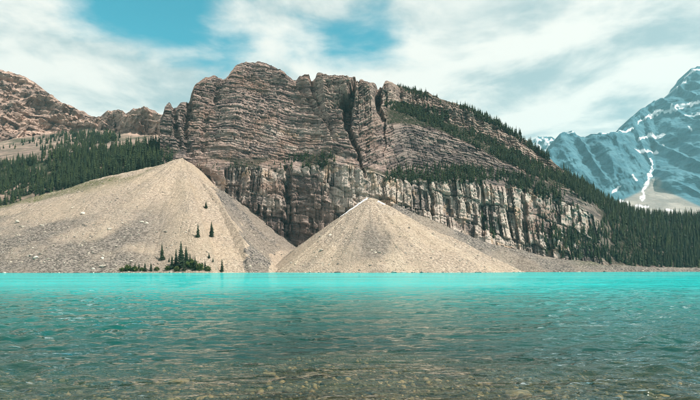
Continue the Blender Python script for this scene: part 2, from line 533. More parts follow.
def make_main():
    nc = 940
    us = np.concatenate([np.linspace(160, 700, 850), np.linspace(702, 860, nc - 850)])
    sk = np.interp(us, [p[0] for p in SKY_MAIN], [p[1] for p in SKY_MAIN])
    sk = sk + 0.9 * fbm(us * 0.22, 0 * us, 0, 4, 3) * sstep(us, 640, 560)
    K = [knots(us, MAIN, k) for k in range(11)]
    vs = [K[2], K[3], K[4], np.maximum(K[5], sk + 2.0), sk]
    vs = [np.maximum(v, sk + 2.0 * (4 - i)) if i < 4 else v for i, v in enumerate(vs)]
    V, YY = climb(us, K[0], K[1], vs, K[6:11])
    V = [K[1] * 0 + 285.0] + V
    YY = [K[0] - 4] + YY
    v, y = fill_rows(V, YY, [14, 110, 24, 100, 60, 90])
    y = smooth_rows(y, 5)
    U = np.broadcast_to(us[:, None], v.shape)
    P = np.stack([(U - U0) / F * y, y, CAMZ + (V0 - v) / F * y], -1)
    x, z = P[..., 0], P[..., 2]
    # masks by zone
    nz = fbm(x * 0.03, y * 0.02, z * 0.05, 4, 21)
    r2, r3, r4, r5, r6 = (vs[k][:, None] for k in range(5))
    wob = 2.2 * nz
    low = sstep(v + wob, r2 - 2, r2 + 2)                                             # lower cliff band
    soil = sstep(U, 575, 630)                                                         # forested soil, no bare rock
    up = sstep(U, 372, 384) * sstep(v + wob, r5 + 2, r5 - 1) * (1 - soil)           # upper pink band of the shoulder
    pil = sstep(U + wob, 312, 320) * sstep(U, 392, 382) * sstep(v + 1.5 * wob, r6 + 42, r6 + 34)
    up = np.maximum(up, pil)
    ledge1 = sstep(v + wob, r2 + 3, r2) * sstep(v + wob, r3 - 3, r3)
    ledge2 = sstep(U, 380, 392) * sstep(v + wob, r5 - 2, r5 + 1) * sstep(v + wob, r4 + 2, r4 - 1)
    rock = 1 - soil
    # bedding coordinate: gentle dome, tilting down to the gully, tilted slabs by the second gully
    bed = z + 0.10 * (x + 130) + 0.20 * np.maximum(x + 120, 0)
    bed = np.where(x > 8, z - 0.55 * np.minimum(x - 8, 45) + 0.28 * np.maximum(x - 60, 0) + 16, bed)
    bed = bed + 2.6 * fbm(x * 0.010, y * 0.010, z * 0.010, 3, 31) + 0.35 * fbm(x * 0.05, y * 0.05, z * 0.05, 3, 37)
    amp = 0.55 + 0.6 * sstep(fbm(x * 0.02, y * 0.02, z * 0.02, 3, 51), -0.5, 0.6)
    ph = 0.2 * fbm(x * 0.03, y * 0.03, z * 0.02, 3, 55)
    strata = 4.0 * (steps(bed / 9 + ph * 0.6, 1, 0.25) - 0.5) + 2.6 * (steps(bed / 3.4 + ph, 2, 0.3) - 0.5) + 1.7 * (steps(bed / 1.7 + ph, 3, 0.35) - 0.5)
    # blocky, upright joints
    sx = x + 1.6 * fbm(x * 0.05, z * 0.02, 0, 3, 61) + 9.0 * vn(x * 0.035, 0.006 * z, 0, 63)
    va, ea, ha = bricks(sx / 7.5, (z + 0.3 * x) / 24.0 + 0.25 * nz, 1)
    vb, eb, hb = bricks(sx / 3.4 + 7, (z + 0.3 * x) / 9.0 + 0.2 * nz, 2)
    vc, ec, hc = bricks(sx / 10.0, bed / 3.3 + ph, 3)
    vd, ed, hd = bricks(sx / 3.8, bed / 1.7 + ph, 4)
    ledgy = sstep(v, r2 + 20, r2 + 32) * sstep(U, 470, 380) * low                  # lower half of the band: ledges rather than columns
    cm = sstep(fbm(x * 0.06, z * 0.05, 0, 3, 65), -0.35, 0.5)
    crack = (-3.4 * sstep(ea, 0.11, 0.02) - 2.2 * sstep(eb, 0.12, 0.03)) * cm - 2.5 * sstep(ha, 0.05, 0.015)
    joints = (5.5 * (va - 0.5) + 3.6 * (vb - 0.5) + crack) * (1 - 0.55 * ledgy) + ledgy * (4.0 * (vb - 0.5) + 4.5 * (steps((z + 0.06 * x) / 5.0 + 0.3 * nz, 9, 0.25) - 0.5)) + 1.2 * (vd - 0.5)
    blocks = 2.3 * (vc - 0.5) + 1.8 * (vd - 0.5) - 1.3 * sstep(hc, 0.16, 0.04) - 1.2 * sstep(ec, 0.08, 0.02)
    lump = 5.0 * fbm(x * 0.018, y * 0.018, z * 0.018, 3, 71) + 1.8 * fbm(x * 0.07, y * 0.07, z * 0.07, 3, 75)
    ribs = 7.0 * (0.5 - np.abs(vn(x * 0.045 + 0.004 * z, z * 0.006, 0, 81))) + 3.0 * (0.5 - np.abs(vn(x * 0.12, z * 0.012, 0, 83)))
    d = rock * (0.75 * strata * amp * (1 - 0.8 * low) * (1 - 0.6 * up) + joints * (low + 0.55 * up) + 0.8 * blocks * (1 - low) + ribs * (0.35 + 0.7 * up)) + lump * (0.35 + 0.65 * rock)
    d = d * (1 - 0.5 * ledge1) * (1 - 0.6 * ledge2)
    d = d * (1 - 0.6 * sstep(v, r6 + 8, r6))
    d = d - 5.0 * sstep(v, r6 + 9, r6)                                              # brow rounds back
    gdark = 0 * x
    for pts, wd, dp in GULLIES:
        dist, par = polydist(U + 2.0 * fbm(x * 0.07, bed * 0.10, 0, 4, 87, 0.6), v, pts)
        w = np.interp(par, range(len(wd)), wd)
        dep = np.interp(par, range(len(dp)), dp)
        k = sstep(dist / w, 1.35, 0.55)
        d = d - dep * k
        gdark = np.maximum(gdark, k * np.clip(dep / 26.0, 0, 1))
    d = d + 0.5 * fbm(x * 0.4, y * 0.4, z * 0.4, 3, 91)
    d = d * sstep(np.arange(v.shape[1]), 0, 10)[None, :]
    P[..., 0] -= d * P[..., 0] / P[..., 1]
    P[..., 1] -= d
    P[..., 2] += 0.12 * d
    # attributes
    pale = low * rock * sstep(nz + 0.45 * sstep(U, 330, 420) + 0.25 * (r2 + 16 > v), -0.25, 0.35) * (0.5 + 0.5 * sstep(U, 180, 215))
    pd, _ = polydist(U, v, [(235, 128), (262, 135), (300, 142), (330, 146)])
    pale = np.maximum(pale, 0.7 * sstep(pd, 24, 6) * (1 - low) * sstep(fbm(x * 0.05, y * 0.03, bed * 0.12, 3, 95), 0.0, 0.5))
    dark = 0.42 * low * rock * sstep(v, r2 + 18, r2 + 34) * sstep(U, 400, 330) * sstep(nz, 0.5, -0.2)
    dk2 = 0.8 * sstep(U, 385, 400) * sstep(v, r4 - 1, r4 + 6) * (1 - low) * rock
    dk3 = 0.6 * sstep(U, 192, 178)
    dark = np.maximum(np.maximum(dark, dk2), dk3)
    green = np.clip(np.maximum.reduce([0.8 * ledge1 * sstep(nz, -0.1, 0.3), ledge2, soil * sstep(v, 269, 262), 0.5 * sstep(U, 385, 410) * sstep(v, r6 + 10, r6 + 3)]), 0, 1)
    tone = np.clip(low * (0.65 * va + 0.35 * vb) + (1 - low) * (0.55 * vc + 0.45 * vd), 0, 1)
    # back of the mountain: falls away behind the crest, so that it stands as a body
    last = P[:, -1]
    back = []
    for dy, dz in ((14, -1.5), (60, -18), (170, -75)):
        q = last.copy()
        q[:, 0] *= (q[:, 1] + dy) / q[:, 1]
        q[:, 1] += dy
        q[:, 2] = np.maximum(q[:, 2] + dz, 4.0)
        back.append(q)
    q = back[-1].copy()
    q[:, 1] += 150
    q[:, 2] = -20
    back.append(q)
    P = np.concatenate([P, np.stack(back, 1)], 1)
    ext = lambda a: np.concatenate([a, np.repeat(a[:, -1:], 4, 1)], 1)
    bed, pale, up, dark, green, tone = ext(bed), ext(pale), ext(up), ext(dark), ext(green), ext(tone)
    # flank on the side of the little spire turns away from the lake
    side = []
    for dy in (150, 90, 50, 25, 10):
        s = P[0].copy()
        s[:, 1] += dy
        s[:, 0] += 0.10 * dy
        s[:, 2] += -0.25 * dy * sstep(s[:, 2], 40, 120)
        side.append(s)
    P = np.concatenate([np.stack(side, 0), P], 0)
    rep = lambda a: np.concatenate([np.repeat(a[:1], 5, 0), a], 0)
    at = dict(tone=rep(tone), bed=rep(bed), pale=rep(pale), tan=rep(up * 0.85), dark=rep(dark), green=rep(green))
    o = mesh_obj('mountain', P, grid_faces(*P.shape[:2]), CLIFF, attrs=at)
    tag(o, 'massive layered brown cliff with gullies rising behind the scree cones', 'mountain', kind='structure')
    Pf = P[5:, :-4]
    return Pf


PM = make_main()

# ---- ridge and wooded hillside beyond the big scree slope
SKY_LEFT = [(-160, 40), (-60, 52), (-30, 60), (0, 69), (10, 71), (25, 77), (35, 83), (45, 90), (50, 96), (60, 102), (75, 108), (83, 112), (88, 116), (100, 117), (108, 112), (122, 111),
            (127, 114), (133, 109), (145, 108.5), (155, 111), (165, 116), (215, 130)]
LEFT = [(-160, (425, 232, 172, 150)), (-60, (432, 220, 160, 142)), (0, (442, 208, 160, 141)), (50, (458, 194, 153, 133)), (90, (470, 185, 149, 130)), (130, (482, 174, 146, 133)), (165, (492, 168, 146, 135)), (215, (500, 168, 142, 136))]


def make_left():
    us = np.linspace(-160, 215, 520)
    sk = np.interp(us, [p[0] for p in SKY_LEFT], [p[1] for p in SKY_LEFT]) + 0.6 * fbm(us * 0.2, 0 * us, 0, 4, 13)
    K = [knots(us, LEFT, k) for k in range(4)]
    V, YY = climb(us, K[0], K[1], [K[2], K[3], sk], [0.6 + 0 * us, 0.36 + 0 * us, 1.25 + 0 * us])
    v, y = fill_rows([0 * us + 285.0] + V, [K[0] - 3] + YY, [10, 60, 50, 120])
    U = np.broadcast_to(us[:, None], v.shape)
    P = np.stack([(U - U0) / F * y, y, CAMZ + (V0 - v) / F * y], -1)
    x, z = P[..., 0], P[..., 2]
    r3 = K[3][:, None]
    rock = sstep(v, r3 + 4, r3 - 3)
    bed = z + 0.25 * x + 6 * fbm(x * 0.01, y * 0.01, z * 0.01, 3, 131)
    va, ea, _ = bricks(x / 16.0, bed / 14.0, 5)
    vb, eb, _ = bricks(x / 6.0, bed / 5.0, 6)
    d = rock * (11 * (steps(bed / 22, 11, 0.4) - 0.5) + 6 * (steps(bed / 8, 12, 0.4) - 0.5) + 9 * (va - 0.5) + 5 * (vb - 0.5) + 24 * (0.5 - np.abs(vn(x * 0.022, z * 0.006, 0, 133))))
    d = d + rock * (3.5 * (steps(bed / 3.5, 14, 0.4) - 0.5) + 2.0 * fbm(x * 0.15, y * 0.1, z * 0.15, 3, 139))
    d = d + (2 + 10 * rock) * fbm(x * 0.03, y * 0.02, z * 0.03, 4, 135)
    d = d * (1 - 0.6 * sstep(v, sk[:, None] + 7, sk[:, None]))
    d = d - 4 * sstep(v, sk[:, None] + 7, sk[:, None])
    d = d * sstep(np.arange(v.shape[1]), 0, 10)[None, :]
    P[..., 0] -= d * P[..., 0] / P[..., 1]
    P[..., 1] -= d
    P[..., 2] += 0.1 * d
    n = fbm(x * 0.02, y * 0.012, 0, 3, 137)
    forest = sstep(v, K[2][:, None] - 2, K[2][:, None] + 3)
    pk = sstep(n, 0.15, 0.4) * sstep(v, r3 - 2, r3 + 3)
    green = np.maximum.reduce([forest * 0.95, pk * 0.8, 0.45 * sstep(v, r3 - 2, r3 + 3)])
    tan = (1 - forest) * (1 - rock) * 0.15
    at = dict(green=green, tan=tan, snow=0 * x)
    last = P[:, -1]
    rows = [P]
    for dy, dz in ((25, -3), (120, -40), (420, -240)):
        q = last.copy()
        q[:, 1] += dy
        q[:, 2] = np.maximum(q[:, 2] + dz, -15)
        rows.append(q[:, None])
    PP = np.concatenate(rows, 1)
    at = {k: np.concatenate([a, np.repeat(a[:, -1:], 3, 1)], 1) for k, a in at.items()}
    o = mesh_obj('hillside', PP, grid_faces(*PP.shape[:2]), RIDGE, attrs=at)
    tag(o, 'reddish rock ridge above a dark wooded hillside', 'hill', kind='structure')
    return P


PL = make_left()

# ---- far blue mountain with snow, and the small white peak behind it
SKY_FAR = [(470, 232), (500, 205), (520, 182), (535, 163), (545, 151), (552, 142), (560, 133.5), (567, 129), (572, 128), (577, 130.5), (590, 131), (600, 132.5), (609, 132), (618, 126), (628, 117),
           (640, 108), (655, 98), (668, 91), (677, 84), (684, 74), (691, 66.5), (697, 64.5), (705, 66), (740, 52), (800, 60), (900, 90)]
SNOW_F = [([(603, 133.5), (616, 131.5), (632, 127)], 1.2), ([(638, 121), (652, 116), (668, 112), (684, 106), (702, 101)], 1.3), ([(684, 75), (690, 72), (702, 68)], 1.3), ([(676, 84), (686, 79)], 0.9),
          ([(686, 117), (702, 116)], 0.8), ([(640, 140), (648, 134), (656, 138), (664, 135)], 1.5), ([(636, 150), (646, 152), (656, 150)], 1.6), ([(662, 145), (664, 144)], 0.9), ([(690, 131), (692, 133)], 0.8),
          ([(651, 160), (652, 172), (648, 184), (644, 190), (642, 200)], 1.4), ([(632, 178), (635, 182)], 1.0), ([(621, 201), (626, 202)], 1.9), ([(637, 206), (648, 207)], 1.2),
          ([(666, 209), (672, 211)], 1.1), ([(612, 192), (620, 187)], 1.0), ([(566, 130.5), (574, 130)], 0.6)]


def make_far():
    us = np.linspace(470, 900, 520)
    sk = np.interp(us, [p[0] for p in SKY_FAR], [p[1] for p in SKY_FAR]) + 0.5 * fbm(us * 0.25, 0 * us, 0, 4, 23)
    o1 = np.ones_like(us)
    r1 = np.maximum(216 * o1, sk + 4)
    r2 = np.maximum(np.interp(us, [470, 610, 655, 700, 900], [210, 205, 186, 206, 206]), sk + 2)
    V, YY = climb(us, 2300 * o1, r1, [r2, sk], [0.42 * o1, 1.0 * o1])
    v, y = fill_rows([0 * us + 272.0] + V, [1900 * o1] + YY, [16, 40, 250])
    U = np.broadcast_to(us[:, None], v.shape)
    P = np.stack([(U - U0) / F * y, y, CAMZ + (V0 - v) / F * y], -1)
    x, z = P[..., 0], P[..., 2]
    rock = sstep(v, r2[:, None] + 1, r2[:, None] - 6)
    bed = z - 0.30 * x + 30 * fbm(x * 0.002, y * 0.002, z * 0.002, 3, 231)
    d = rock * (38 * (steps(bed / 90, 21, 0.3) - 0.5) + 22 * (steps(bed / 30, 22, 0.3) - 0.5) + 60 * (0.5 - np.abs(vn(x * 0.0045, z * 0.0012, 0, 233))) + 60 * (0.5 - np.abs(vn(x * 0.013, z * 0.003, 0, 235))))
    d = d + (10 + 38 * rock) * fbm(x * 0.006, y * 0.004, z * 0.006, 5, 237)
    d = d - 60 * sstep(v, sk[:, None] + 6, sk[:, None])
    P[..., 0] -= d * P[..., 0] / P[..., 1]
    P[..., 1] -= d
    P[..., 2] += 0.1 * d
    sn = 0 * x
    jit = 1.0 * fbm(U * 0.35, v * 0.35, 0, 3, 241)
    for pts, w in SNOW_F:
        dist, _ = polydist(U + 1.5 * jit, v + jit, pts)
        sn = np.maximum(sn, sstep(dist / (0.75 * w), 1.4, 0.7))
    tan = sstep(v, r2[:, None] - 2, r2[:, None] + 2)
    fan, _ = polydist(U, v, [(655, 186), (640, 200), (630, 212)])
    tan = np.maximum(tan * 0.9, 0.8 * sstep(fan, 9, 3))
    at = dict(green=sstep(v, 216, 222), tan=tan, snow=sn)
    q1, q2 = P[:, -1].copy(), P[:, -1].copy()
    q1[:, 1] += 150
    q1[:, 2] -= 30
    q2[:, 1] += 1500
    q2[:, 2] = -20
    PP = np.concatenate([P, q1[:, None], q2[:, None]], 1)
    at = {k: np.concatenate([a, np.repeat(a[:, -1:], 2, 1)], 1) for k, a in at.items()}
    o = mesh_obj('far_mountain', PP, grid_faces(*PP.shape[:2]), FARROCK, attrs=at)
    tag(o, 'hazy blue far mountain streaked with thin snow bands', 'mountain', kind='structure')
    # small peak
    us = np.linspace(505, 585, 120)
    sk = np.interp(us, [505, 520, 528, 534, 538, 545, 551, 556, 562, 585], [175, 152, 144, 139, 136.5, 136.8, 136.5, 140, 147, 175]) + 0.4 * fbm(us * 0.5, 0 * us, 0, 3, 243)
    v = sk[:, None] + (230 - sk[:, None]) * np.linspace(1, 0, 90)[None, :] ** 1.5
    U = np.broadcast_to(us[:, None], v.shape)
    y = 5400 - (v - sk[:, None]) * 9.0
    y = y - 120 * fbm(U * 0.16, v * 0.12, 0, 4, 247)
    P = np.stack([(U - U0) / F * y, y, CAMZ + (V0 - v) / F * y], -1)
    nn = fbm(U * 0.35, v * 0.5, 0, 4, 249)
    sn = sstep(nn + 0.045 * (v - 141), -0.25, 0.15)
    q2 = P[:, -1].copy()
    q2[:, 1] += 1500
    q2[:, 2] = -20
    PP = np.concatenate([P, q2[:, None]], 1)
    sn = np.concatenate([sn, sn[:, -1:]], 1)
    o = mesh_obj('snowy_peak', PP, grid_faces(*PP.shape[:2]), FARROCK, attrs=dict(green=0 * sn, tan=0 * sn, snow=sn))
    tag(o, 'small snow covered peak showing in the gap between the mountains', 'mountain', kind='structure')


make_far()


# ------------------------------------------------------------------ scree slopes
A1 = pix(182, 158.5, 483)
A2 = pix(213, 186, 462)
A3 = pix(370, 196.5, 397)
RIDGE1 = [A1, pix(202, 180, 440), pix(226, 211, 390), pix(243, 240, 340), pix(250, 272, 303)]
CREST1 = [A1, pix(160, 164.5, 476), pix(125, 172, 466), pix(90, 181, 455), pix(45, 193, 442), pix(0, 206, 430), pix(-60, 219, 425), pix(-170, 236, 415)]
APRON = [pix(395, 204, 418), pix(430, 219, 416), pix(470, 237, 417), pix(520, 251, 423), pix(560, 258, 430), pix(600, 263.5, 438), pix(640, 267, 444), pix(700, 267.6, 462), pix(860, 267.6, 530)]


def scree_z(x, y):
    """height of the talus, nearest source, and a fall-line coordinate for streaks"""
    best = np.full(x.shape, -30.0)
    src = np.zeros(x.shape, int)
    fall = np.zeros(x.shape)

    def put(zc, i, f):
        nonlocal best, src, fall
        m = zc > best
        best = np.where(m, zc, best)
        src = np.where(m, i, src)
        fall = np.where(m, f, fall)

    def cone(A, back, i, slope, blunt=3.0):
        yb = np.clip(y, A[1], A[1] + back)
        dx, dy = x - A[0], y - yb
        r = np.hypot(dx, dy) + 1e-6
        ang = np.arctan2(dx, -dy)
        s = slope(dx / r, ang)
        lobes = 1.5 * vn(ang * 3.2, 0.01 * r, 0, 331 + i) + 0.7 * vn(ang * 9.0, 0.02 * r, 0, 341 + i)
        put(A[2] - (s + 0.07) * (np.sqrt(r * r + blunt ** 2) - 0.8 * blunt) + 0.07 * r * r / (A[2] / 0.6) + lobes * np.clip(r / 40, 0, 1.3), i, ang * 60)   # blunt head, hollow flanks

    def line(pts, i, slope):
        for k in range(len(pts) - 1):
            a, b = pts[k], pts[k + 1]
            L2 = (b[0] - a[0]) ** 2 + (b[1] - a[1]) ** 2
            t = np.clip(((x - a[0]) * (b[0] - a[0]) + (y - a[1]) * (b[1] - a[1])) / L2, 0, 1)
            r = np.hypot(x - a[0] - t * (b[0] - a[0]), y - a[1] - t * (b[1] - a[1]))
            sl = slope + (0.75 * np.clip(((x - a[0] - t * (b[0] - a[0])) / (r + 1e-6) - 0.40) / 0.35, 0, 1) if i == 2 else 0.0)
            put(a[2] + t * (b[2] - a[2]) - sl * r, i, x * 0.7 + y * 0.15)

    cone(A1, 25, 1, lambda c, an: 0.565 + 0.5 * np.clip((c - 0.55) / 0.4, 0, 1), 11.0)
    line(RIDGE1, 1, 0.85)
    line(CREST1, 2, 0.50)
    cone(A2, 30, 3, lambda c, an: 0.70 + 0 * c, 6.0)
    cone(A3, 30, 4, lambda c, an: 0.615 + np.where(c < 0, 0.10 * c * c, -0.065 * c * c))
    line(APRON[:4], 5, 0.66)
    line(APRON[3:], 5, 0.42)
    return best, src, fall


def scree_full(x, y):
    z, src, fall = scree_z(x, y)
    z = z + (1.1 * fbm(x * 0.035, y * 0.035, 0, 3, 301) + 0.32 * fbm(x * 0.25, y * 0.25, 0, 3, 303)) * sstep(z, -3, 6)
    rill = 0.5 - np.abs(vn(fall * 0.22, 0.02 * z, 0, 305))
    z = z - 0.3 * sstep(rill, 0.25, 0.5) * sstep(z, 1, 12) * (src != 5)
    return z, src, fall


def make_scree():
    us = np.linspace(-150, 860, 1010)
    ys = np.concatenate([np.linspace(262, 400, 250), np.linspace(401, 520, 120)])
    Y = np.broadcast_to(ys[None, :], (len(us), len(ys)))
    X = (us[:, None] - U0) / F * Y
    z, src, fall = scree_full(X, Y)
    U, v = to_pix(np.stack([X, Y, z], -1))
    n = fbm(X * 0.03, Y * 0.03, 0, 4, 311)
    streak = 0.5 + 0.5 * vn(fall * 0.16, 0.01 * z, 0, 313) + 0.3 * vn(fall * 0.55, 0.03 * z, 0, 315)
    zz = sstep(z, 80, 25) * sstep(X + 0.25 * (Y - 300), -95, -135) * (src <= 2)
    rub = zz * (0.25 + 0.65 * sstep(n + 0.5 * sstep(z, 40, 8), -0.35, 0.7))
    jx, jy = 4.5 * fbm(X * 0.08, Y * 0.08, 0, 4, 317), 4.5 * fbm(X * 0.08 + 40, Y * 0.08, 0, 4, 318)
    vp = [(216, 190), (226, 194), (238, 208), (252, 225), (281, 246), (272, 256), (268, 274), (250, 274), (247, 250), (241, 232), (227, 213), (218, 198)]
    valley = inpoly(U + jx, v + jy, vp) * (src != 4) * (0.75 + 0.25 * sstep(n, -0.5, 0.3))
    valley = np.maximum(valley, (src == 3) * 0.7 * sstep(n, -0.7, 0.1))
    mid = (src == 4) * 0.75 * sstep(np.abs(X - 12 + 0.1 * (Y - 397)) / (3 + 0.36 * np.maximum(372 - Y, 0)), 1.6, 0.2) * sstep(Y, 385, 345) * sstep(n, -1.1, 0.3)
    apr = (src == 5) * (0.62 + 0.35 * sstep(n, -0.5, 0.4))
    rub = np.maximum.reduce([rub, valley, mid, apr])
    dC, _ = polydist(U, v, [(p[0] / p[1] * F + U0, V0 - (p[2] - CAMZ) / p[1] * F) for p in CREST1])
    green = (src == 2) * sstep(dC, 14, 3) * sstep(n, -0.1, 0.35) * sstep(U, 172, 140)
    green = np.maximum(green, (src == 5) * sstep(U, 560, 600) * sstep(z, 3, 9) * 0.9)
    o = mesh_obj('scree_slope', np.stack([X, Y, z], -1), grid_faces(*X.shape), SCREE, attrs=dict(streak=streak, rubble=rub, green=green))
    tag(o, 'pale tan scree cones fanning from the cliff foot down to the lake', 'scree', kind='structure')


make_scree()


# ------------------------------------------------------------------ lake water
def make_water():
    ys = np.concatenate([np.linspace(0.8, 4, 30), np.geomspace(4.03, 45, 560), np.geomspace(46, 480, 120), [700, 1200]])
    ts = np.concatenate([-np.geomspace(5, 0.86, 14), np.linspace(-0.84, 0.84, 520), np.geomspace(0.86, 5, 14)])
    X = ts[:, None] * np.maximum(ys[None, :], 2.0)
    X[0], X[-1] = np.minimum(X[0], -1200), np.maximum(X[-1], 1200)
    Y = np.broadcast_to(ys[None, :], X.shape)
    r = np.random.default_rng(5)
    Z = 0 * X
    gust = (0.75 + 0.4 * fbm(X * 0.12, Y * 0.07, 0, 2, 401)) * (0.55 + np.where(X > 0, 0.70, 0.38) * sstep(np.abs(X + 0.4) / (2.0 + 0.22 * Y), 0.5, 1.7))   # a calm lane between two ruffled reaches
    for k in range(44):
        lam = 0.13 * (1.075 ** k)
        th = math.radians(90 + 12) + r.normal(0, 0.62 if lam < 0.8 else 0.35)
        kx, ky = math.cos(th) * 2 * math.pi / lam, math.sin(th) * 2 * math.pi / lam
        a = 0.030 * lam ** 0.95 * (1.0 if lam < 0.45 else (0.45 / lam) ** 0.9)
        wx, wy = X + 0.25 * vn(X * 0.5, Y * 0.5, 0, 403 + k), Y + 0.20 * vn(X * 0.6, Y * 0.6, 0, 453 + k)
        res = np.maximum(Y * 0.0043, 0.0065)
        fade = sstep(lam / res, 3.0, 7.0)
        env = 0.55 + 0.75 * vn(X / (lam * 6), Y / (lam * 4), 0, 503 + k)
        Z = Z + a * fade * np.sin(kx * wx + ky * wy + r.uniform(0, 6.28)) * gust * env
    depth = np.clip(lake_depth(X, np.clip(Y, 0, 250)), 0, 30)
    m, g = material('glacial_water')
    P = g.n('ShaderNodeTexCoord').outputs['Object']
    dep = g.attr('depth')
    w1 = g.noise(g.n('ShaderNodeMapping', {'Vector': P, 'Rotation': (0, 0, math.radians(-12)), 'Scale': (0.45, 1.25, 1)}).outputs[0], 3.2, 4.0, 0.55, 0.5)
    w2 = g.noise(g.n('ShaderNodeMapping', {'Vector': P, 'Rotation': (0, 0, math.radians(10)), 'Scale': (0.4, 1.0, 1)}).outputs[0], 0.55, 3.0, 0.5, 0.5)
    w0 = g.noise(g.n('ShaderNodeMapping', {'Vector': P, 'Rotation': (0, 0, math.radians(-8)), 'Scale': (0.6, 1.1, 1)}).outputs[0], 8.0, 2.0, 0.5, 0.6)
    h = g.math('ADD', g.math('MULTIPLY_ADD', w0, 0.026, g.math('MULTIPLY', w1, 0.06)), g.math('MULTIPLY', w2, 0.42))
    bump = g.n('ShaderNodeBump', {'Strength': 1.0, 'Distance': 1.0, 'Height': h}).outputs[0]
    # rock flour in the water hides the bed with depth
    murk = g.math('SUBTRACT', 1.0, g.math('POWER', 2.718, g.math('MULTIPLY', dep, -0.80)))
    patch = g.noise(g.scale(P, (0.35, 1.0, 1.0)), 0.05, 5.0, 0.6, 0.4)
    deepc = g.mix(g.ramp(patch, 0.35, 0.65), (0.0, 0.36, 0.36), (0.0, 0.47, 0.47))
    shal = g.mix(g.ramp(dep, 0.4, 9.5), (0.001, 0.115, 0.103), deepc)
    body = g.n('ShaderNodeBsdfDiffuse', {'Color': shal, 'Normal': bump}).outputs[0]
    clear = g.n('ShaderNodeBsdfTransparent', {'Color': (0.84, 0.88, 0.76, 1)}).outputs[0]
    mix1 = g.n('ShaderNodeMixShader', {0: murk, 1: clear, 2: body}).outputs[0]
    gl = g.n('ShaderNodeBsdfGlossy', {'Color': (1, 1, 1, 1), 'Roughness': 0.03, 'Normal': bump}).outputs[0]
    fr = g.n('ShaderNodeFresnel', {'IOR': 1.33, 'Normal': bump}).outputs[0]
    fr = g.math('MULTIPLY', fr, g.ramp(dep, 1.5, 8.0, 1.0, 0.7))      # unresolved small waves turn away from the far eye
    mix2 = g.n('ShaderNodeMixShader', {0: fr, 1: mix1, 2: gl}).outputs[0]
    g.n('ShaderNodeOutputMaterial', {0: mix2})
    o = mesh_obj('lake', np.stack([X, Y, Z], -1), grid_faces(*X.shape), m, smooth=True, attrs=dict(depth=depth))
    tag(o, 'rippled turquoise glacial lake, clear and brown at the shore', 'lake', kind='structure')


make_water()


# ------------------------------------------------------------------ rocks
def ico(sub):
    import bmesh
    bm = bmesh.new()
    bmesh.ops.create_icosphere(bm, subdivisions=sub, radius=1.0)
    v = np.array([p.co[:] for p in bm.verts])
    f = np.array([[q.index for q in p.verts] for p in bm.faces])
    bm.free()
    return v, f


ICO1, ICO2, ICO3 = ico(1), ico(2), ico(3)


def rock_shape(base, seed, flat=0.6, rough=0.3, cuts=5):
    r = np.random.default_rng(seed)
    v = base[0].copy()
    for _ in range(cuts):                      # plane cuts give facets
        n = r.normal(size=3)
        n /= np.linalg.norm(n)
        dd = v @ n - r.uniform(0.45, 0.8)
        v = v - np.maximum(dd, 0)[:, None] * n
    o = r.uniform(0, 50, 3)
    v = v * (1 + rough * 0.5 * fbm(v[:, 0] * 1.3 + o[0], v[:, 1] * 1.3 + o[1], v[:, 2] * 1.3 + o[2], 3, seed % 50))[:, None]
    v = v * np.array([r.uniform(0.9, 1.25), r.uniform(0.75, 1.0), flat * r.uniform(0.8, 1.2)])
    return v


def scatter_mesh(name, bases, pos, size, mat, r, smooth=False, sink=0.25):
    """many small stones joined into one mesh"""
    n = len(pos)
    which = r.integers(0, len(bases), n)
    Vs, Fs, T = [], [], []
    off = 0
    for b, (bv, bf) in enumerate(bases):
        idx = np.nonzero(which == b)[0]
        if not len(idx):
            continue
        a = r.uniform(0, 6.283, len(idx))
        ca, sa = np.cos(a), np.sin(a)
        s = size[idx]
        x = (bv[None, :, 0] * ca[:, None] - bv[None, :, 1] * sa[:, None]) * s[:, None]
        y = (bv[None, :, 0] * sa[:, None] + bv[None, :, 1] * ca[:, None]) * s[:, None]
        z = bv[None, :, 2] * s[:, None] * r.uniform(0.7, 1.2, len(idx))[:, None]
        V = np.stack([x, y, z], -1) + pos[idx][:, None, :]
        V[..., 2] -= 0
        Vs.append(V.reshape(-1, 3))
        Fs.append((bf[None] + (np.arange(len(idx)) * len(bv))[:, None, None]).reshape(-1, bf.shape[1]) + off)
        T.append(np.repeat(r.random(len(idx)), len(bv)))
        off += len(idx) * len(bv)
    return mesh_obj(name, np.concatenate(Vs), np.concatenate(Fs), mat, smooth=smooth, attrs=dict(tone=np.concatenate(T)))


def on_scree(u, Y):
    x = (u - U0) / F * Y
    z, src, _ = scree_full(x, Y)
    return np.stack([x, Y, z], -1), src


def scree_at(u, v):
    """the point of the scree seen at a photo pixel: march outwards along the view ray until it meets the talus"""
    Y = np.linspace(265, 500, 3000)
    P, s = on_scree(np.full(Y.shape, float(u)), Y)
    ray = CAMZ + (V0 - v) / F * Y
    k = np.argmax(P[:, 2] >= ray)
    return P[k]


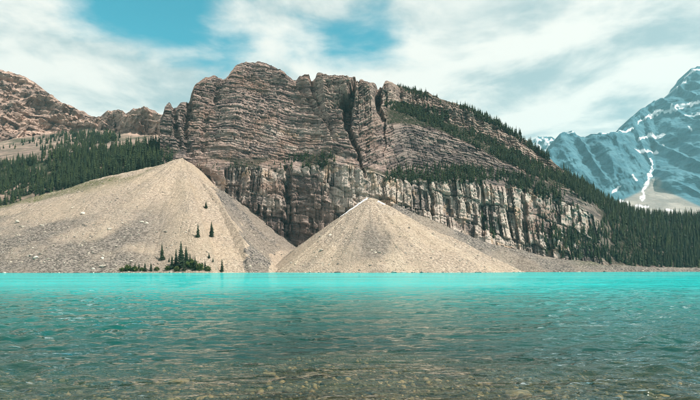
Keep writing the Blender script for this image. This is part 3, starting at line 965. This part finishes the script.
def make_boulders():
    r = np.random.default_rng(21)
    shapes = [mesh_obj('boulder', rock_shape(ICO2, 100 + i, 0.65, 0.35, 7), ICO2[1], BOULDER, link=False) for i in range(7)]
    G1 = 'blocks scattered on the scree'
    named = [(103.5, 266.5, 4.2, 'large pale angular block at the waterline of the big scree'), (86, 226, 2.2, 'pale block halfway up the grey part of the big scree'),
             (147, 223.5, 2.4, 'flat pale block lying on the smooth tan part of the big scree'), (93, 269, 2.0, 'pale block beside the largest waterline boulder'), (112, 269.5, 1.8, 'small white block just past the largest waterline boulder')]
    k = 0
    for u, v, px, lab in named:
        p = scree_at(u, v)
        o = bpy.data.objects.new('boulder', shapes[k % 7])
        col.objects.link(o)
        s = px / F * p[1]
        o.scale = (s, s, s * 0.9)
        o.location = (p[0], p[1], p[2] + s * 0.15)
        o.rotation_euler = (0, 0, r.uniform(0, 6))
        tag(o, lab, 'boulder', G1)
        k += 1
    # further blocks, alike but for their place
    n = 0
    while n < 150:
        t = r.random()
        if t < 0.6:
            u, v, lab, gname = r.uniform(-10, 190), r.uniform(205, 270), 'grey or tan block among the rubble of the big scree slope', G1
        elif t < 0.8:
            u, v, lab, gname = r.uniform(270, 500), r.uniform(235, 271), 'small block lying on the middle scree cone', 'blocks on the middle cone'
        else:
            u, v, lab, gname = r.uniform(500, 640), r.uniform(255, 271), 'block in the dark rubble apron below the cliff', 'blocks in the apron'
        p = scree_at(u, v)
        if p[1] < 270 or p[2] < 0.1 or abs(to_pix(p)[1] - v) > 1.0:
            continue
        big = r.pareto(2.6) * 0.5 + 0.55
        s = min(big, 2.2) * (1.0 if t < 0.6 else 0.8)
        o = bpy.data.objects.new('boulder', shapes[r.integers(0, 7)])
        col.objects.link(o)
        o.scale = (s, s, s)
        o.location = (p[0], p[1], p[2] + 0.12 * s)
        o.rotation_euler = (0, 0, r.uniform(0, 6.3))
        tag(o, lab, 'boulder', gname)
        n += 1
    # blocks that break the waterline
    for u in np.sort(r.uniform(-10, 690, 75)):
        Y = np.linspace(265, 470, 1200)
        Q, _ = on_scree(np.full(Y.shape, u), Y)
        k = int(np.argmax(Q[:, 2] > 0.05))
        p = Q[k]
        s = min(0.45 + 0.3 * r.pareto(2.2), 1.7)
        o = bpy.data.objects.new('boulder', shapes[r.integers(0, 7)])
        col.objects.link(o)
        o.scale = (s * 1.3, s, s)
        o.location = (p[0], p[1] - 0.3, p[2] + 0.1 * s)
        o.rotation_euler = (0, 0, r.uniform(0, 6.3))
        tag(o, 'rock standing half in the water along the far shoreline', 'boulder', 'rocks along the far waterline')
    # countless rubble
    bases = [(rock_shape(ICO1, 300 + i, 0.6, 0.35, 5), ICO1[1]) for i in range(6)]
    N = 36000
    u = r.uniform(-60, 720, N)
    Y = r.uniform(280, 470, N)
    P, src = on_scree(u, Y)
    uu, vv = to_pix(P)
    n = fbm(P[:, 0] * 0.03, P[:, 1] * 0.03, 0, 3, 311)
    pr = np.where(src <= 2, np.where(u < 130, 0.6, 0.28), np.where(src == 3, 0.45, np.where(src == 5, 0.9, 0.30)))
    pr = np.where(inpoly(uu, vv, [(216, 190), (252, 225), (281, 246), (268, 274), (247, 274), (241, 232)]) & (src != 4), 0.9, pr)
    pr = pr * (0.4 + 1.2 * sstep(P[:, 2], 40, 3))
    keep = (P[:, 2] > -0.4) & (P[:, 2] < 120) & (r.random(N) < pr)
    P = P[keep]
    s = np.minimum(0.22 + 0.18 * r.pareto(2.2, len(P)), 1.25)
    o = scatter_mesh('rubble', bases, P, s, RUBBLE, r)
    tag(o, 'countless small grey and tan stones strewn over the scree', 'rubble', kind='stuff')


make_boulders()


def bed_z(x, y):
    d = lake_depth(x, y)
    return -d + 0.05 * fbm(x * 1.3, y * 1.3, 0, 4, 5) + 0.012 * vn(x * 14, y * 14, 0, 6)


def make_lake_stones():
    r = np.random.default_rng(33)
    shapes = [mesh_obj('lake_stone', rock_shape(ICO3, 500 + i, 0.55, 0.28, 5), ICO3[1], STONE, link=False, smooth=True, attrs=dict(tone=np.zeros(len(ICO3[0])))) for i in range(9)]

    def put(x, y, s, lab, grp, i):
        o = bpy.data.objects.new('lake_stone', shapes[i % 9])
        col.objects.link(o)
        o.scale = (s, s, s)
        z = float(bed_z(np.array([x]), np.array([y]))[0])
        o.location = (x, y, z + 0.22 * s)
        o.rotation_euler = (0, 0, r.uniform(0, 6.3))
        tag(o, lab, 'stone', grp)
    keep = shapes
    shapes = [mesh_obj('lake_stone', rock_shape(ICO3, 560 + i, 0.5, 0.28, 6), ICO3[1], TANSTONE, link=False, smooth=True) for i in range(9)]
    for u, v, px, lab in ((270, 375, 8.5, 'broad tan stone under clear shallow water with dark bed around it'), (487, 353, 7.5, 'lone orange brown stone under teal water past the shallows'),
                          (306, 370, 4.2, 'small pale stone near the broad tan stone'), (299, 360, 4.5, 'dim rounded stone in the deeper water behind the broad tan stone')):
        dd = 0.2
        for _ in range(6):
            Y = (CAMZ + dd) / ((v - V0) / F)
            x = (u - U0) / F * Y
            dd = -float(bed_z(np.array([x]), np.array([Y]))[0])
        put(x, Y, px / F * Y, lab, 'stones picked out on the lake bed', int(u))
    shapes = keep
    n = 0
    while n < 270:
        Y = 5.6 + 6.0 * r.random() ** 1.7
        x = r.uniform(-0.72, 0.72) * Y
        s = min(0.05 + 0.036 * r.pareto(2.4), 0.17)
        put(x, Y, s, 'rounded brown stone on the shallow lake bed', 'stones on the lake bed', n)
        n += 1
    bases = [(rock_shape(ICO2, 700 + i, 0.6, 0.3, 4), ICO2[1]) for i in range(7)]
    N = 7500
    Y = 4.6 + 9 * r.random(N) ** 1.6
    x = r.uniform(-0.8, 0.8, N) * Y
    s = np.minimum(0.016 + 0.018 * r.pareto(2.0, N), 0.07)
    P = np.stack([x, Y, bed_z(x, Y) + 0.2 * s], -1)
    b1 = [(rock_shape(ICO1, 740 + i, 0.6, 0.25, 3), ICO1[1]) for i in range(8)]
    o = scatter_mesh('gravel', b1, P, s, STONE, r, smooth=True)
    tag(o, 'brown gravel and pebbles covering the shallow lake bed', 'gravel', kind='stuff')


make_lake_stones()


# ------------------------------------------------------------------ snow at the head of the middle cone
def make_snow():
    for strip, wid, lab in (([(A3[0] - 0.5, A3[1] - 1.5), (A3[0] - 24, A3[1] - 11)], 4.2, 'sliver of old snow along the edge of the middle scree cone'),
                            ([(A3[0] + 6, A3[1] - 6.5), (A3[0] + 12, A3[1] - 6.0)], 1.5, 'short patch of old snow under the cliff at the cone head')):
        pts = np.array([[np.interp(t, [0, 1], [strip[0][i], strip[1][i]]) for i in (0, 1)] for t in np.linspace(0, 1, 40)])
        pts[:, 0] = np.convolve(np.pad(pts[:, 0], 3, 'edge'), np.ones(7) / 7, 'valid')
        pts[:, 1] = np.convolve(np.pad(pts[:, 1], 3, 'edge'), np.ones(7) / 7, 'valid')
        m = 9
        X = np.zeros((40, m))
        Y = np.zeros((40, m))
        H = np.zeros((40, m))
        for j in range(m):
            c = (j - (m - 1) / 2) / ((m - 1) / 2)
            w = wid * (0.55 + 0.3 * vn(np.arange(40) * 0.3, 0, 0, 601)) * np.sin(np.linspace(0.35, 3.0, 40)) ** 0.5
            X[:, j] = pts[:, 0] + c * w * 0.9
            Y[:, j] = pts[:, 1] + c * w * 1.5
            H[:, j] = 0.75 * (1 - c * c) - 0.12
        z, _, _ = scree_full(X, Y)
        o = mesh_obj('snow_patch', np.stack([X, Y, z + H], -1), grid_faces(40, m), SNOW, smooth=True)
        tag(o, lab, 'snow', 'snow patches on the middle cone')


make_snow()


# ------------------------------------------------------------------ trees
def spruce(seed, tiers, blades, wide=0.17, ragged=0.35):
    """a conifer crown of drooping ragged boughs, unit height, standing on z = 0"""
    r = np.random.default_rng(seed)
    V, Fc = [], []
    for t in range(tiers):
        f = t / (tiers - 1)
        z = 0.10 + 0.86 * f
        R = wide * (1 - f) ** 0.85 * r.uniform(0.75, 1.15) + 0.012
        a0 = r.uniform(0, 6.28)
        for b in range(blades):
            if r.random() < 0.10:
                continue
            a = a0 + 6.283 * b / blades + r.uniform(-0.3, 0.3)
            L = R * r.uniform(1 - ragged, 1 + ragged)
            wd = L * r.uniform(0.35, 0.6) + 0.008
            dz = r.uniform(0.25, 0.6) * L + 0.01
            ca, sa = math.cos(a), math.sin(a)
            i = len(V)
            lift = 0.9 / tiers
            V += [(0.0, 0.0, z + lift), (ca * L * 0.6 - sa * wd, sa * L * 0.6 + ca * wd, z - dz * 0.5), (ca * L, sa * L, z - dz), (ca * L * 0.6 + sa * wd, sa * L * 0.6 - ca * wd, z - dz * 0.5)]
            Fc += [(i, i + 1, i + 2), (i, i + 2, i + 3)]
    i = len(V)
    V += [(0, 0, 1.0)] + [(0.02 * math.cos(k * 2.1), 0.02 * math.sin(k * 2.1), 0.85) for k in range(3)]
    Fc += [(i, i + 1, i + 2), (i, i + 2, i + 3), (i, i + 3, i + 1)]
    return np.array(V, float), np.array(Fc)


def trunk_mesh():
    V, Fc = [], []
    for k in range(6):
        a = k * math.pi / 3
        V += [(0.018 * math.cos(a), 0.018 * math.sin(a), -0.06), (0.003 * math.cos(a), 0.003 * math.sin(a), 0.93)]
    for k in range(6):
        Fc.append((2 * k, 2 * ((k + 1) % 6), 2 * ((k + 1) % 6) + 1, 2 * k + 1))
    return mesh_obj('trunk', np.array(V), np.array(Fc), BARK, link=False)


CROWNS = [mesh_obj('crown', *spruce(900 + i, 13, 9, 0.13 + 0.02 * (i % 4)), NEEDLE, link=False) for i in range(6)]
TRUNK = trunk_mesh()
LOW = [spruce(950 + i, 7, 5, 0.15 + 0.02 * (i % 3)) for i in range(8)]
tr = np.random.default_rng(77)


def tree(p, h, label, group, i, wide=1.0, name='conifer_tree'):
    e = bpy.data.objects.new(name, None)
    e.empty_display_size = 0.5
    e.location = (float(p[0]), float(p[1]), float(p[2]) - 0.2)
    e.rotation_euler = (0, 0, tr.uniform(0, 6.3))
    e.scale = (h * wide, h * wide, h)
    col.objects.link(e)
    tag(e, label, 'tree', group)
    for nm, me in (('trunk', TRUNK), ('crown', CROWNS[i % 6])):
        o = bpy.data.objects.new(nm, me)
        o.parent = e
        col.objects.link(o)


def pick(Pg, poly, n, minz=1.0, dens=None, seed=1, maxz=1e9):
    """random points of a terrain grid that show inside a photo polygon, evenly by ground area"""
    r = np.random.default_rng(seed)
    u, v = to_pix(Pg)
    m = inpoly(u, v, poly) & (Pg[..., 2] > minz) & (Pg[..., 2] < maxz)
    ex = np.linalg.norm(np.gradient(Pg[..., :2], axis=0), axis=-1)
    ey = np.abs(np.gradient(Pg[..., 1], axis=1)) + 0.12 * np.abs(np.gradient(Pg[..., 2], axis=1))
    w = ex * ey * m
    if dens is not None:
        w = w * dens(u, v, Pg)
    w = w.ravel()
    if w.sum() <= 0:
        return np.zeros((0, 3))
    idx = r.choice(w.size, n, p=w / w.sum())
    P = Pg.reshape(-1, 3)[idx].copy()
    P[:, 0] += r.uniform(-0.7, 0.7, n)
    return P


FOREST_PTS = []   # (P, height, group key)


def add(P, lo, hi, key, seed):
    r = np.random.default_rng(seed)
    h = r.uniform(lo, hi, len(P)) * (0.5 + 0.8 * r.random(len(P)) ** 0.8)
    FOREST_PTS.append((P, h, np.full(len(P), key)))


clump = lambda s, t: (lambda u, v, P: 0.04 + sstep(fbm(P[..., 0] * s, P[..., 1] * s, 0, 3, 701), t - 0.25, t + 0.25))
# wooded hillside beyond the scree crest
add(pick(PL, [(-60, 172), (0, 165), (30, 160), (60, 155), (90, 152), (120, 149), (150, 147), (172, 150), (172, 170), (140, 172), (90, 190), (40, 204), (0, 214), (-60, 226)], 2100, dens=clump(0.03, -0.6), seed=2), 7, 12.5, 0, 2)
add(pick(PL, [(-20, 156), (20, 143), (60, 133), (90, 133), (120, 138), (120, 146), (90, 150), (30, 160)], 420, dens=clump(0.012, -0.05), seed=3), 6, 11, 1, 3)
# shoulder: crest, upper ledge, lower ledge
add(pick(PM, [(392, 82), (410, 87), (430, 93), (450, 100), (470, 107), (490, 116), (510, 127), (525, 137), (548, 156), (548, 162), (520, 141), (495, 126), (470, 117), (440, 106), (405, 92)], 620, dens=clump(0.03, -0.45), seed=4), 3.5, 7, 2, 4)
add(pick(PM, [(384, 101), (400, 104), (430, 110), (470, 128), (510, 149), (545, 168), (580, 184), (600, 198), (590, 204), (560, 190), (520, 170), (480, 150), (440, 129), (400, 113), (384, 106)], 1700, dens=clump(0.03, -0.7), seed=5), 4.0, 7.5, 3, 5)
add(pick(PM, [(385, 168), (420, 165), (470, 168), (500, 172), (545, 182), (570, 196), (560, 202), (520, 190), (470, 184), (420, 184), (385, 182)], 800, dens=clump(0.03, -0.45), seed=6), 4.0, 7.5, 4, 6)
add(pick(PM, [(268, 162), (290, 154), (320, 153), (342, 160), (340, 170), (300, 170), (270, 172)], 90, dens=clump(0.04, 0.0), seed=7), 3.5, 7, 4, 7)
add(pick(PM, [(195, 165), (240, 164), (260, 170), (240, 172), (200, 172)], 22, seed=17), 3, 5.5, 4, 17)
add(pick(PM, [(384, 101), (400, 103), (430, 109), (450, 118), (440, 126), (410, 115), (384, 107)], 260, seed=15), 4.0, 7.5, 3, 15)
# forest on the shoulder's foot
add(pick(PM, [(556, 163), (600, 193), (640, 210), (700, 215), (800, 222), (800, 269), (640, 269), (600, 262), (560, 248), (548, 238), (575, 232), (598, 228), (606, 215), (590, 201)], 3600, seed=8), 7, 12.5, 5, 8)
add(pick(PM, [(480, 215), (520, 222), (560, 230), (600, 235), (600, 264), (560, 258), (520, 250), (490, 238)], 150, dens=clump(0.05, -0.1), seed=9), 5, 10, 6, 9)
add(pick(PM, [(500, 178), (560, 195), (600, 212), (590, 235), (540, 215), (500, 200)], 60, dens=clump(0.05, 0.0), seed=10), 4, 7, 6, 10)

KEYS = ['wooded hillside behind the big scree', 'copses on the rubble below the reddish ridge', 'trees along the cliff crest', 'trees on the upper ledge of the cliff',
        'trees on the ledges of the lower cliff', 'forest at the foot of the sloping shoulder', 'trees dotting the pale lower cliff']
LABELS = ['dark spruce in the wooded hillside rising behind the big scree slope', 'spruce on the pale rubble below the reddish ridge', 'small spruce on the skyline crest of the great cliff',
          'spruce in the slanting row on the upper ledge of the great cliff', 'small spruce on the ledge above the pale lower cliff band', 'dark spruce in the dense forest at the foot of the sloping shoulder',
          'lone spruce rooted in the pale lower cliff band above the rubble apron']


def make_forest():
    P = np.concatenate([f[0] for f in FOREST_PTS])
    H = np.concatenate([f[1] for f in FOREST_PTS])
    K = np.concatenate([f[2] for f in FOREST_PTS])
    u, v = to_pix(P)
    keep = (u > -70) & (u < 800) & np.isfinite(u)
    P, H, K, u, v = P[keep], H[keep], K[keep], u[keep], v[keep]
    zs = scree_full(P[:, 0], P[:, 1])[0]
    hidden = zs > P[:, 2] + 0.4
    P[:, 2] = np.where(hidden & (zs - P[:, 2] < 5), zs, P[:, 2])
    ok = ~(hidden & (zs - P[:, 2] > 0.5))
    P, H, K, u, v = P[ok], H[ok], K[ok], u[ok], v[ok]
    # singled out: the tallest in the picture of each stand that nothing hides
    single = np.zeros(len(P), bool)
    pxh = H / P[:, 1] * F
    front = np.ones(len(P), bool)
    for i in range(len(P)):
        near = (np.abs(u - u[i]) < 2.2) & (P[:, 1] < P[i, 1] - 1.5) & (v > v[i] - 0.5) & (v - pxh < v[i] - 0.55 * pxh[i])
        front[i] = not near.any()
    for k, n in enumerate((60, 22, 22, 44, 34, 62, 22)):
        idx = np.nonzero((K == k) & (u > 3) & (u < 697) & front)[0]
        idx = idx[np.argsort(-pxh[idx])][:n]
        single[idx] = True
    for j, i in enumerate(np.nonzero(single)[0]):
        tree(P[i], H[i], LABELS[K[i]], KEYS[K[i]], j, tr.uniform(0.85, 1.2))
    rest = ~single
    r = np.random.default_rng(88)
    for name, sel, lab in (('forest', np.isin(K, (0, 1)), 'dense dark spruce wood covering the hillside behind the big scree'), ('forest', K == 5, 'dense dark spruce forest running down the shoulder to the lake'),
                           ('forest', np.isin(K, (2, 3, 4, 6)), 'thin rows of small spruces along the ledges of the great cliff')):
        s = rest & sel
        Vs, Fs, T = [], [], []
        off = 0
        which = r.integers(0, len(LOW), len(P))
        for b, (bv, bf) in enumerate(LOW):
            idx = np.nonzero(s & (which == b))[0]
            if not len(idx):
                continue
            a = r.uniform(0, 6.28, len(idx))
            h = H[idx]
            w = h * r.uniform(0.85, 1.3, len(idx))
            x = (bv[None, :, 0] * np.cos(a)[:, None] - bv[None, :, 1] * np.sin(a)[:, None]) * w[:, None]
            y = (bv[None, :, 0] * np.sin(a)[:, None] + bv[None, :, 1] * np.cos(a)[:, None]) * w[:, None]
            V = np.stack([x, y, bv[None, :, 2] * h[:, None] - 0.3], -1) + P[idx][:, None]
            Vs.append(V.reshape(-1, 3))
            Fs.append((bf[None] + (np.arange(len(idx)) * len(bv))[:, None, None]).reshape(-1, 3) + off)
            T.append(np.repeat(r.random(len(idx)) ** 2, len(bv)))
            off += len(idx) * len(bv)
        o = mesh_obj(name, np.concatenate(Vs), np.concatenate(Fs), FOREST, attrs=dict(tone=np.concatenate(T)))
        tag(o, lab, 'forest', kind='stuff')


make_forest()


def shrub_mesh(seed, n=260):
    r = np.random.default_rng(seed)
    V, Fc = [], []
    for _ in range(n):
        c = r.normal(size=3)
        c /= np.linalg.norm(c)
        rad = r.uniform(0.55, 1.0) * (1 + 0.35 * float(fbm(np.array(c[0] * 2 + seed), np.array(c[1] * 2), np.array(c[2] * 2), 2, 3)))
        p = c * rad * np.array([0.5, 0.5, 0.5]) + np.array([0, 0, 0.45])
        if p[2] < 0:
            continue
        a, b = r.normal(size=3) * 0.075, r.normal(size=3) * 0.075
        i = len(V)
        V += [tuple(p - a), tuple(p + b), tuple(p + a), tuple(p - b)]
        Fc.append((i, i + 1, i + 2, i + 3))
    return mesh_obj('foliage', np.array(V), np.array(Fc), LEAF, link=False)


def make_shore_trees():
    g = 'conifers at the foot of the big scree'
    spots = [(181, 268, 27, 'tallest dark spruce in the clump where the big scree meets the lake'), (176, 266, 17, None), (186, 266, 20, None), (172, 269, 14, None), (190, 268, 15, None), (195, 270, 14, None), (184, 271, 15, None),
             (162, 259.5, 16, 'slender lone spruce standing just uphill of the waterline clump'), (151, 271, 9, 'small spruce at the waterline between the low shrubs and the tall clump'), (145, 271, 9, None), (130, 270.5, 9, None), (135, 270.5, 8, None), (126, 271, 7, None),
             (198, 237, 13, 'thin spruce standing alone high on the smooth tan scree'), (211.5, 236.5, 15, 'taller of the two thin spruces high on the tan scree'), (206, 208, 7, 'tiny spruce highest on the tan scree flank'),
             (222, 271.5, 13, 'narrow spruce alone at the waterline beyond the bright shrub'), (209, 258, 6, None), (213, 262, 5, None), (205, 269, 9, None), (169, 262, 5, None), (139, 269, 6, None)]
    for i, (u, v, px, lab) in enumerate(spots):
        p = scree_at(u, v)
        tree(p, px / F * p[1], lab or 'small dark spruce among those at the foot of the big scree', g, i, 1.25 if px > 10 else 1.4)
    shapes = [shrub_mesh(40 + i) for i in range(4)]
    stem_v = np.array([(0.03 * math.cos(a), 0.03 * math.sin(a), z) for z in (-0.1, 0.5) for a in np.arange(5) * 1.2566])
    stem_f = np.array([(k, (k + 1) % 5, 5 + (k + 1) % 5, 5 + k) for k in range(5)])
    stem = mesh_obj('stem', stem_v, stem_f, BARK, link=False)
    for i, (u, v, px, lab) in enumerate(((192, 268, 9, 'broad yellow green shrub beside the tall spruce clump'), (200, 270, 7, 'bright green shrub at the waterline next to the broad one'), (168, 270, 5, None), (157, 270.5, 4, None), (128, 270.5, 6, None), (135, 271, 5, None),
                                         (142, 271, 4, None), (122, 271.2, 4, None), (177, 271, 5, None), (208, 271, 5, None))):
        p = scree_at(u, v)
        e = bpy.data.objects.new('shrub', None)
        s = px / F * p[1]
        e.location = (p[0], p[1], p[2] - 0.1)
        e.scale = (s * 1.2, s * 1.2, s)
        e.rotation_euler = (0, 0, i * 1.3)
        col.objects.link(e)
        tag(e, lab or 'low green shrub at the waterline of the big scree', 'shrub', 'shrubs along the foot of the big scree')
        for nm, me in (('stem', stem), ('foliage', shapes[i % 4])):
            o = bpy.data.objects.new(nm, me)
            o.parent = e
            col.objects.link(o)


make_shore_trees()


# ------------------------------------------------------------------ mountain haze
def make_haze():
    v = np.array([(x, y, z) for x in (-9000, 9000) for y in (-1500, 7600) for z in (-25, 1900)], float)
    f = np.array([(0, 1, 3, 2), (4, 6, 7, 5), (0, 4, 5, 1), (2, 3, 7, 6), (0, 2, 6, 4), (1, 5, 7, 3)])
    m = bpy.data.materials.new('haze')
    m.use_nodes = True
    g = G(m.node_tree)
    vol = g.n('ShaderNodeVolumePrincipled', {'Color': (0.44, 0.87, 1.0, 1), 'Density': 6.0e-5, 'Anisotropy': 0.2})
    out = g.n('ShaderNodeOutputMaterial')
    g.nt.links.new(vol.outputs[0], out.inputs['Volume'])
    o = mesh_obj('haze', v, f, m)
    tag(o, 'thin blue mountain haze filling the valley air', 'haze', kind='stuff')


make_haze()
